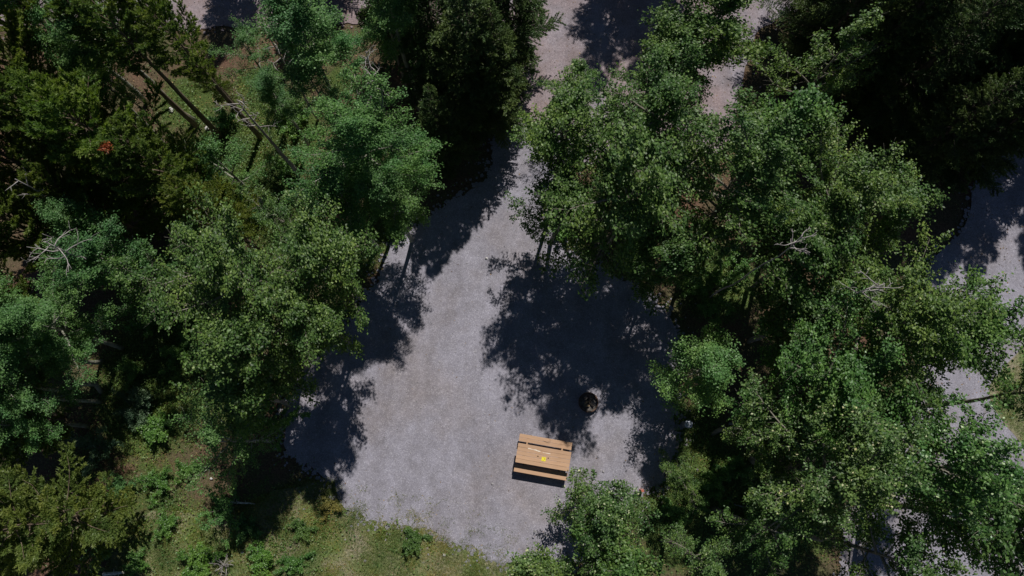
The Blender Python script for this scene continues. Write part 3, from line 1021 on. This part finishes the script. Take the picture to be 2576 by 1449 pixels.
plant('aspen', 640, 150, 4.6, 70, 'thin aspen over the brown soil by the road', sparse=True)
# --- poplars left of the pad
plant('poplar', 390, 710, 4.6, 115, 'open poplar in the tangle below the olive pines', sparse=True)
plant('poplar', 500, 610, 5.0, 80, 'open poplar at the foot of the olive pine', sparse=True)
plant('poplar', 720, 560, 4.4, 80, 'open poplar in the dark gap below the sunny ground cover', sparse=True)
plant('poplar', 1715, 1205, 2.6, 60, 'open young poplar at the corner of the pad beside the grey post', sparse=True)
plant('poplar', 830, 655, 6.6, 125, 'poplar with fingers of leaves pointing over the pad edge')
plant('poplar', 620, 700, 6.8, 180, 'big yellow-tinged poplar in the sun left of the pad')
plant('poplar', 640, 885, 6.0, 132, 'poplar with shaded lower leaves below the yellow-tinged one')
plant('poplar', 780, 810, 6.0, 115, 'poplar with white bare twigs in its crown beside the pad')
plant('poplar', 610, 985, 5.0, 90, 'poplar over the deep black shade left of the pad')
# --- pines
pine(60, 190, 10, 1.0, 'pine with a sunlit edge above a black hollow')
pine(180, 340, 9, 0.9, 'pine with soft tufts next to the black hollow')
bright_pine = pine(300, 380, 8.6, 1.0, 'bright yellow-green pine with a red dead tuft')
pine(440, 450, 8.0, 1.05, 'dense olive pine beside the bright yellow-green one')
pine(545, 550, 7.2, 1.0, 'olive pine above the yellow-tinged poplar')
pine(20, 390, 9, 0.8, 'pine top over the dead white branch')
pine(215, 510, 7.0, 0.8, 'small pine crossed by a dead white branch')
pine(120, 1310, 6.6, 1.15, 'wide olive pine with grey twigs over dark ground', 2)
conif('lodgepole', 552, 342, 9.6, 'slender pine on a long bare sunlit pole trunk', 1.0)
conif('lodgepole', 494, 316, 9.2, 'slender pine on a thinner pole next to the sunlit one', 0.9)
conif('lodgepole', 655, 345, 9.4, 'slender pine on a dark bare pole beside the curly dead tree', 0.9)
conif('lodgepole', 590, 270, 9.8, 'slender pine nearest the brown soil by the road', 1.0)
pine(525, 195, 4.6, 0.7, 'young pine near the brown patch of soil')
pine(40, 570, 7.5, 0.85, 'pine in black shade above the light green aspen')
pine(120, 60, 10.0, 0.75, 'dull pine behind the aspen with the bright top')
pine(-40, 760, 9.0, 0.9, 'pine on the rim above the light green aspen')
pine(-60, 1040, 8.0, 0.9, 'pine on the rim of the dark hollow')
conif('pine', 2390, 190, 12.0, 'yellow-green sunlit pine top above the dark firs', 0.8)
# --- firs
conif('fir', 1200, 300, 9.9, 'big dark fir throwing its pointed shadow onto the gravel', 1.2)
conif('fir', 1245, 300, 8.2, 'fir pressed against the big fir beside the neck of the drive', 1.0)
conif('fir', 1278, 160, 9.4, 'fir with a sunlit green side next to the brown gravel', 1.1)
conif('fir', 1110, 190, 11.0, 'dark fir behind the big fir with the pointed shadow', 1.05)
conif('fir', 1125, 415, 6.8, 'small dark fir at the foot of the big fir', 1.0)
conif('fir', 800, -60, 8.0, 'fir at the road edge shading the brown soil', 0.9)
conif('fir', 1010, 130, 9.0, 'fir among the shaded stems by the road', 0.9)
for bx, by, h_, lb in [(2010, 190, 13.0, 'dark fir behind the narrow poplar top'), (2170, 310, 12.6, 'big black-green fir in the deep shade past the poplars'),
                       (2350, 430, 8.8, 'dark fir casting shade over the start of the side road'), (2130, 120, 14.5, 'fir deep in the shade beside the road'),
                       (2310, 240, 13.0, 'fir with dull needles between the black-green firs'), (2500, 340, 9.6, 'fir standing beyond the side road'),
                       (2470, 180, 13.0, 'fir in the corner of the dark wood'), (2280, 60, 15.0, 'fir at the far side of the road bend'),
                       (2240, 430, 8.6, 'fir at the brink of the dark wood behind the small poplar crown'), (2000, 50, 13.0, 'fir where the road runs into the dark wood'),
                       (2640, 250, 11.0, 'fir on the outer rim of the dark wood'), (2420, 300, 10.5, 'fir squeezed in the middle of the dark wood'),
                       (2080, 260, 10.0, 'fir close behind the poplar reaching into the shade'),
                       (1600, -190, 12.0, 'fir across the road whose shade darkens the gravel'), (1700, -230, 12.4, 'fir across the road beside the poplars'),
                       (650, -140, 9.0, 'fir across the road from the bare dead tree'), (860, -110, 9.0, 'fir across the road from the tall aspen'),
                       (1450, -420, 12.0, 'fir far across the road behind the others')]:
    conif('fir', bx, by, h_, lb)
plant('poplar', 2080, 170, 6.0, 130, 'brownish thin poplar in the shade next to the road bend', sparse=True)

# --- shrubs
shrub(1815, 715, 85, 2.2, 'shrub', 'vivid green shrub in a gap between the poplars')
shrub(345, 1030, 70, 0.9, 'shrub_blue', 'blue-green rounded shrub on the sunny ground cover')
shrub(390, 1075, 55, 0.7, 'shrub', 'bright green shrub below the blue-green rounded one', leaf=0.075)
shrub(690, 1060, 42, 2.2, 'shrub', 'upright green shrub at the left edge of the pad', leaf=0.055)
shrub(225, 1130, 45, 1.4, 'shrub_blue', 'small shrub with silvery leaves above the wide pine', leaf=0.08)
shrub(560, 1280, 55, 1.6, 'aspen_light', 'sapling-like shrub with a pale leaning stem', leaf=0.06, dens=0.5)
shrub(730, 285, 60, 1.2, 'shrub', 'lime green shrub beside the round fresh green aspen')
shrub(1420, 560, 55, 1.0, 'shrub', 'green shrub at the pad edge below the slim poplar', leaf=0.06)
shrub(500, 1410, 60, 0.7, 'shrub', 'low shrub on the dry lawn beside the pale dead twigs')
shrub(1900, 1310, 70, 1.2, 'shrub', 'bright shrub among the trunk shadows near the bare branches')
shrub(1780, 1220, 60, 0.8, 'shrub', 'low green shrub beneath the grey post')
shrub(250, 690, 45, 1.2, 'aspen', 'leafy shrub right of the white dead branches', leaf=0.055, dens=0.6)
shrub(870, 380, 60, 1.6, 'aspen', 'dark shrub left of the round fresh green aspen', leaf=0.055, dens=0.6)
shrub(1000, 575, 35, 0.7, 'shrub', 'small green shrub touching the gravel at the bend', leaf=0.05)
shrub(370, 800, 60, 0.9, 'shrub', 'shaded shrub between the light green aspen and the left poplars', leaf=0.06, dens=0.6)
shrub(660, 1400, 50, 0.5, 'shrub', 'low leafy clump on the lawn near the pad')
shrub(1045, 1360, 45, 0.18, 'herb', 'flat green weed clump in the gravel edge', leaf=0.05)
for k_, (px_, py_, rp_, hh_, mt_, lb_) in enumerate([
        (395, 1215, 45, 0.7, 'shrub', 'weedy shrub in the open strip between dark shade and the wide pine'),
        (420, 1320, 40, 0.5, 'shrub', 'small weedy clump on the lawn left of the sapling-like shrub'),
        (760, 1330, 38, 0.35, 'herb', 'low clump of weeds in the shaded lawn corner'),
        (830, 1275, 32, 0.5, 'grassy', 'yellowing tuft of tall grass at the corner of the pad'),
        (300, 1230, 40, 0.9, 'aspen', 'leafy shrub at the upper rim of the wide pine'),
        (470, 1180, 35, 0.6, 'shrub', 'shrub at the edge of the deep shade below the blue-green one'),
        (340, 1410, 38, 0.5, 'shrub', 'small shrub beside the white birch log'),
        (620, 1330, 40, 0.6, 'aspen', 'shaded shrub on the lawn below the pale fallen stem'),
        (740, 1420, 42, 0.4, 'shrub', 'spreading weeds where the lawn is greenest'),
        (440, 880, 55, 0.8, 'shrub', 'leafy shrub at the top of the sunny strip'),
        (330, 930, 45, 0.8, 'shrub', 'shrub by the feet of the pale aspen stems'),
        (560, 300, 45, 0.8, 'aspen', 'small shrub among the bare pole trunks'),
        (640, 520, 50, 0.9, 'aspen', 'grey-green shrub below the thin blue-green aspen'),
        (720, 420, 45, 0.9, 'shrub', 'shrub at the foot of the curly grey dead tree'),
        (900, 560, 45, 1.2, 'aspen', 'shaded shrub under the round fresh green aspen'),
        (1850, 1180, 50, 0.8, 'shrub', 'sunny shrub right of the grey post'),
        (1700, 1290, 50, 0.8, 'shrub', 'shrub in the trunk shadows beyond the picnic table'),
        (1960, 1010, 50, 0.7, 'grassy', 'dry grassy clump in the brown gap between poplars')]):
    shrub(px_, py_, rp_, hh_, mt_, lb_, leaf=0.05, dens=0.8)
shrub(240, 1395, 40, 0.9, 'aspen', 'small shrub at the skirt of the wide olive pine', leaf=0.05, dens=0.5)

# ------------------------------------------------------------------ dead trees and fallen wood
def dead_tree(name, base_px, h, label, mat='dead_wood', nb=10, R=1.0, lo=0.45, curl=0.5, lean=(0, 0), tr=0.07, cat='dead tree'):
    seed_no[0] += 1
    r = np.random.default_rng(seed_no[0])
    p = at(*base_px, 0)
    o = empty(name, (p.x, p.y, -0.05))
    tag(o, label, cat, None)
    tb = Tubes()
    T = trunk_line(h, r, 0.05, 10)
    zz = T[:, 2] / h
    T[:, 0] += lean[0] * zz; T[:, 1] += lean[1] * zz
    tb.add(T, np.linspace(tr, 0.014, len(T)), 7)
    link('trunk', tb.mesh('trunk'), M[mat], o)
    for i in range(nb):
        t = lo + (1 - lo) * (i + 0.6) / nb
        b0 = sample_poly(T, np.array([t]))[0]
        ga = i * 2.399 + r.normal(0, 0.5)
        el = math.radians(r.uniform(5, 50))
        L = R * r.uniform(0.5, 1.2) * (1.1 - 0.5 * t)
        P = bezier3(b0, (math.cos(ga) * math.cos(el), math.sin(ga) * math.cos(el), math.sin(el)), L, r.normal(0, curl, 3), 7, r)
        bt = Tubes()
        bt.add(P, np.linspace(0.020, 0.007, len(P)), 5)
        for k in range(4):
            b1 = sample_poly(P, np.array([r.uniform(0.3, 0.95)]))[0]
            d = unit(P[-1] - P[0] + r.normal(0, 0.6, 3) * L)
            bt.add(bezier3(b1, d, L * r.uniform(0.2, 0.5), r.normal(0, curl, 3), 4, r), np.linspace(0.010, 0.005, 5), 4)
        link('branch', bt.mesh('branch'), M[mat], o)
    return o


dead_tree('dead_tree', (750, 440), 6.8, 'grey dead tree with curly bare branches over the sunny ground cover', nb=11, R=1.1, lo=0.68, curl=0.9, tr=0.10)
dead_tree('dead_tree', (1010, 395), 8.2, 'bare dead tree with antler-like branches in the fir shade', nb=14, R=1.1, lo=0.55, curl=0.7, tr=0.06)
dead_tree('dead_tree', (445, 750), 7.8, 'dead tree with white forked branches in black shade', nb=9, R=2.0, lo=0.80, curl=0.5, lean=(-0.3, 0.1), tr=0.06)
dead_tree('dead_tree', (350, 605), 7.4, 'long dead white stem slanting through the pines', nb=8, R=0.8, lo=0.5, curl=0.5, tr=0.05)
dead_tree('dead_tree', (800, 300), 7.0, 'dead tree with grey snaking branches beside the road', nb=9, R=1.2, lo=0.6, curl=0.9, tr=0.06)
dead_tree('dead_tree', (1888, 860), 9.9, 'dead grey fork sticking out of the wide poplar', nb=8, R=1.1, lo=0.84, curl=0.5, tr=0.04)
dead_tree('dead_tree', (1781, 752), 9.3, 'dead grey twigs poking out between the full poplars', nb=7, R=0.9, lo=0.86, curl=0.6, tr=0.035)
dead_tree('dead_shrub', (572, 1418), 0.7, 'pale tangle of dead twigs on the dry lawn', nb=14, R=0.55, lo=0.15, curl=0.8, tr=0.03, cat='dead shrub')
dead_tree('dead_shrub', (215, 1290), 2.4, 'grey dead twigs showing through the wide pine', nb=8, R=0.6, lo=0.6, curl=0.6, tr=0.03, cat='dead shrub')
for i, (bx, by, h, lb) in enumerate([(494, 398, 5.0, 'bare dark pole trunk above the dense olive pine'),
                                     (1032, 240, 8.0, 'tall bare stem beside the antler-like dead tree')]):
    dead_tree('dead_pole', (bx, by), h, lb, 'dead_dark', nb=5, R=0.45, lo=0.7, curl=0.4, tr=0.085 if i % 2 == 0 else 0.06)


def log(px1, py1, px2, py2, rad, label, mat='dead_wood', z=0.08):
    a, b = at(px1, py1, z), at(px2, py2, z)
    L = (b - a).length
    r = np.random.default_rng(int(px1))
    k = 9
    pts = np.stack([np.linspace(0, L, k), r.normal(0, 0.025, k) * L * 0.6, r.normal(0, 0.006, k)], 1)
    tb = Tubes(); tb.add(pts, np.linspace(rad, rad * 0.65, k) * r.uniform(0.9, 1.1, k), 9)
    o = empty('fallen_log', (a.x, a.y, rad - 0.03), math.atan2(b.y - a.y, b.x - a.x))
    link('stem', tb.mesh('stem'), M[mat], o)
    st = Tubes()
    for s in range(3):
        q = sample_poly(pts, np.array([r.uniform(0.2, 0.8)]))[0]
        st.add(bezier3(q, (r.normal(0, 0.4), r.choice([-1, 1]), 0.4), rad * r.uniform(2, 4), (0, 0, 0), 3, r), np.linspace(rad * 0.3, rad * 0.12, 4), 5)
    link('branch_stub', st.mesh('branch_stub'), M[mat], o)
    return tag(o, label, 'log')


log(258, 1445, 312, 1440, 0.07, 'white birch log lying below the wide olive pine', 'birch')
log(558, 1262, 634, 1270, 0.045, 'pale fallen stem by the sapling-like shrub', 'birch', 0.3)
log(158, 1128, 205, 1116, 0.03, 'thin grey fallen branch beside the silvery shrub')
log(1835, 1066, 1970, 1058, 0.05, 'grey fallen branch behind the grey post')
log(2040, 1265, 1850, 1275, 0.05, 'long grey fallen branch under the poplars with pale leaves')

# ------------------------------------------------------------------ picnic table
def box(name, sx, sy, sz, loc, mat, parent, bev=0.006, rot=(0, 0, 0)):
    bm = bmesh.new()
    bmesh.ops.create_cube(bm, size=1.0)
    for v in bm.verts: v.co = Vector((v.co.x * sx, v.co.y * sy, v.co.z * sz))
    if bev: bmesh.ops.bevel(bm, geom=bm.edges[:], offset=bev, segments=2, affect='EDGES', profile=0.6)
    me = bpy.data.meshes.new(name)
    bm.to_mesh(me); bm.free()
    o = link(name, me, mat, parent)
    o.location = loc
    o.rotation_euler = rot
    return o


tc_ = at(1367, 1150, 0.75)
tbl = empty('picnic_table', (tc_.x, tc_.y, 0.004), math.radians(-9.8))
tag(tbl, 'orange-brown wooden picnic table on the gravel with a yellow notice on top', 'table')
LEN = 2.0
pr = random.Random(4)
for i in range(5):
    y = (2 - i) * 0.1425
    b = box('tabletop_plank', LEN + pr.uniform(-0.006, 0.006), 0.1365, 0.038, (pr.uniform(-0.004, 0.004), y, 0.75 + pr.uniform(-0.002, 0.002) - 0.019), M['table_wood'], tbl)
    b.rotation_euler = (0, 0, pr.uniform(-0.001, 0.001))
for s in (1, -1):
    for k in range(2):
        y = s * (0.356 + 0.065 + 0.07 + k * 0.142)
        box('bench_plank', LEN + pr.uniform(-0.006, 0.006), 0.1365, 0.038, (pr.uniform(-0.004, 0.004), y, 0.45 - 0.019 + pr.uniform(-0.002, 0.002)), M['table_wood'], tbl)
for sx in (-0.68, 0.64):
    box('top_beam', 0.045, 0.70, 0.07, (sx, 0, 0.712 - 0.036), M['steel'], tbl, 0.004)
    box('bench_beam', 0.045, 1.40, 0.07, (sx + 0.003, 0, 0.412 - 0.036), M['steel'], tbl, 0.004)
    for s in (1, -1):
        ang = math.radians(24) * s
        box('leg', 0.05, 0.05, 0.80, (sx + 0.05, s * 0.40, 0.352), M['steel'], tbl, 0.004, (ang, 0, 0))
        box('foot_plate', 0.10, 0.12, 0.012, (sx + 0.05, s * 0.562, 0.006), M['steel'], tbl, 0.003)
    box('bracket', 0.05, 0.09, 0.035, (sx, 0.385, 0.700), M['table_wood'], tbl, 0.004)
    box('brace', 0.03, 0.03, 0.62, (sx * 0.62, 0, 0.56), M['steel'], tbl, 0.003, (0, -math.copysign(math.radians(48), sx), 0))
# printed notice, scrape and burn mark
nt_ = box('notice', 0.155, 0.145, 0.003, (0.02, -0.068, 0.7538), M['yellow'], tbl, 0)
for (x, y, w, h_) in [(0.03, 0.012, 0.03, 0.022), (0.045, -0.005, 0.018, 0.02), (-0.005, -0.045, 0.06, 0.006), (-0.01, 0.05, 0.07, 0.006)]:
    box('printed_mark', w, h_, 0.001, (x, y, 0.0022), M['ink'], nt_, 0)


def patch(name, pts, z, mat, parent):
    bm = bmesh.new()
    f = bm.faces.new([bm.verts.new((x, y, z)) for x, y in pts])
    bmesh.ops.triangulate(bm, faces=[f])
    bm.normal_update()
    for f in bm.faces:
        if f.normal.z < 0: f.normal_flip()
    me = bpy.data.meshes.new(name); bm.to_mesh(me); bm.free()
    return link(name, me, mat, parent)


patch('paint_scrape', [(-0.62, 0.232), (-0.52, 0.228), (-0.44, 0.214), (-0.30, 0.222), (-0.24, 0.205), (-0.17, 0.205), (-0.13, 0.170), (-0.20, 0.165), (-0.30, 0.180), (-0.38, 0.196), (-0.50, 0.200), (-0.61, 0.206)], 0.7535, M['bare'], tbl)
patch('paint_scrape', [(-0.08, 0.172), (0.04, 0.166), (0.20, 0.176), (0.26, 0.166), (0.18, 0.150), (0.05, 0.154), (-0.06, 0.160)], 0.7535, M['bare'], tbl)
patch('burn_mark', [(-0.10, 0.585), (-0.04, 0.578), (0.03, 0.570), (0.11, 0.548), (0.05, 0.545), (-0.02, 0.552)], 0.4535, M['burn'], tbl)

# ------------------------------------------------------------------ fire ring
def ring(name, r0, r1, h, z, mat, parent, seg=36):
    tb_v, tb_f = [], []
    for i in range(seg):
        a = 2 * math.pi * i / seg
        for (rr, zz) in ((r1, z), (r1, z + h), (r0, z + h), (r0, z)):
            tb_v.append((rr * math.cos(a), rr * math.sin(a), zz))
    for i in range(seg):
        j = (i + 1) % seg
        for k in range(4):
            l = (k + 1) % 4
            tb_f.append((i * 4 + k, j * 4 + k, j * 4 + l, i * 4 + l))
    me = bpy.data.meshes.new(name); me.from_pydata(tb_v, [], tb_f); me.update()
    return link(name, me, mat, parent)


fp = at(1480, 1012, 0.15)
fr = empty('fire_ring', (fp.x, fp.y, 0.004))
tag(fr, 'round rusty steel fire ring with ash and charred wood in the poplar shade', 'fire ring')
ring('ring_wall', 0.355, 0.365, 0.20, 0, M['rust'], fr)
ring('rim', 0.345, 0.385, 0.018, 0.202, M['rust'], fr)
bm = bmesh.new()
bmesh.ops.create_circle(bm, cap_ends=True, segments=28, radius=0.35)
bmesh.ops.subdivide_edges(bm, edges=bm.edges[:], cuts=2)
for v in bm.verts: v.co.z = 0.05 + 0.04 * (1 - v.co.length / 0.35) + 0.012 * mnoise.noise(v.co * 11)
me = bpy.data.meshes.new('ash_bed'); bm.to_mesh(me); bm.free()
link('ash_bed', me, M['ash'], fr)
for i, (x, y, a, L, mt) in enumerate([(-0.04, 0.05, 1.0, 0.34, 'char'), (0.06, -0.04, 2.4, 0.38, 'char'), (-0.09, -0.03, 0.9, 0.24, 'firewood'), (-0.05, -0.14, 0.15, 0.20, 'firewood')]):
    box('charred_wood', L, 0.06, 0.05, (x, y, 0.09 + i * 0.02), M[mt], fr, 0.012, (0.2, 0.08, a))
g = Tubes()
for i in range(7):
    y = 0.04 + i * 0.045
    hw = math.sqrt(0.345 ** 2 - y * y)
    g.add([(-hw, y, 0.192), (hw, y, 0.192)], [0.006, 0.006], 5)
link('grate', g.mesh('grate'), M['rust'], fr)

# ------------------------------------------------------------------ grey post, red block, pale stones
pp = at(1733, 1067, 0.85)
post = empty('post', (pp.x, pp.y, -0.03))
tag(post, 'grey round post with a smooth pale metal cap among the shrubs', 'post')


def cyl(name, r, h, z, mat, parent, dome=0.0, seg=28):
    prof = [(r, 0), (r, h - 0.01), (r - 0.008, h)] + ([(r * 0.6, h + dome * 0.7), (0.001, h + dome)] if dome else [(0.001, h)])
    v, f = [], []
    for rr, zz in prof:
        for i in range(seg):
            a = 2 * math.pi * i / seg
            v.append((rr * math.cos(a), rr * math.sin(a), z + zz))
    for k in range(len(prof) - 1):
        for i in range(seg):
            j = (i + 1) % seg
            f.append((k * seg + i, k * seg + j, (k + 1) * seg + j, (k + 1) * seg + i))
    me = bpy.data.meshes.new(name); me.from_pydata(v, [], f); me.update()
    o = link(name, me, mat, parent)
    return o


cyl('post_body', 0.125, 0.82, 0, M['post_side'], post)
cyl('post_cap', 0.15, 0.05, 0.822, M['post_top'], post, 0.03)
ring('cap_band', 0.1255, 0.135, 0.03, 0.70, M['post_side'], post)

rb = at(1613, 1233, 0.1)
rbo = empty('marker_stake', (rb.x, rb.y, -0.03), 0.3)
tag(rbo, 'short red and white marker stake in the shade by the pad edge', 'stake')
box('stake_body', 0.10, 0.10, 0.42, (0, 0, 0.21), M['red_block'], rbo, 0.008)
box('white_band', 0.106, 0.106, 0.07, (0, 0, 0.36), M['stone'], rbo, 0.004)

def stone(px, py, s, label):
    p = at(px, py, 0)
    bm = bmesh.new()
    bmesh.ops.create_icosphere(bm, subdivisions=2, radius=s)
    for v in bm.verts:
        k = 1 + 0.35 * mnoise.noise(v.co * (2.2 / s) + Vector((px, py, 0)))
        v.co = Vector((v.co.x * k * 1.2, v.co.y * k, v.co.z * k * 0.65))
    me = bpy.data.meshes.new('stone'); bm.to_mesh(me); bm.free()
    o = link('stone', me, M['stone'])
    o.location = (p.x, p.y, s * 0.25)
    return tag(o, label, 'stone')


stone(429, 277, 0.11, 'white stone beside a dark bush near the bare pole trunks')
stone(522, 323, 0.09, 'pale flat stone at the foot of the sunlit pole trunk')
stone(1224, 650, 0.05, 'small bright stone near the tip of the fir shadow')
stone(532, 1204, 0.05, 'small white stone on the yellowing grass')
stone(1118, 1396, 0.05, 'little pale stone in the dry grass below the pad')
stone(610, 1390, 0.05, 'pale stone in the lawn by the low shrub')

# red dead tuft on the bright pine
seed_no[0] += 1
r = np.random.default_rng(5)
k = 260
pz = at(266, 370, 8.2)
base = r.normal(0, 0.07, (k, 3)); d = unit(r.normal(0, 1, (k, 3)) + np.array([0, 0, 0.6]))
sd = unit(np.cross(d, r.normal(0, 1, (k, 3))))
v = np.stack([base - sd * 0.014, base + sd * 0.014, base + d * 0.1], 1).reshape(-1, 3)
tuft = link('dead_tuft', mesh_np('dead_tuft', v, np.arange(3 * k), np.full(k, 3), r.uniform(0, 1, k)), M['red_needles'])
tuft.parent = bright_pine
tuft.location = bright_pine.rotation_euler.to_matrix().inverted() @ (pz - bright_pine.location)
tag(tuft, 'rust red dead needle tuft', kind='stuff')
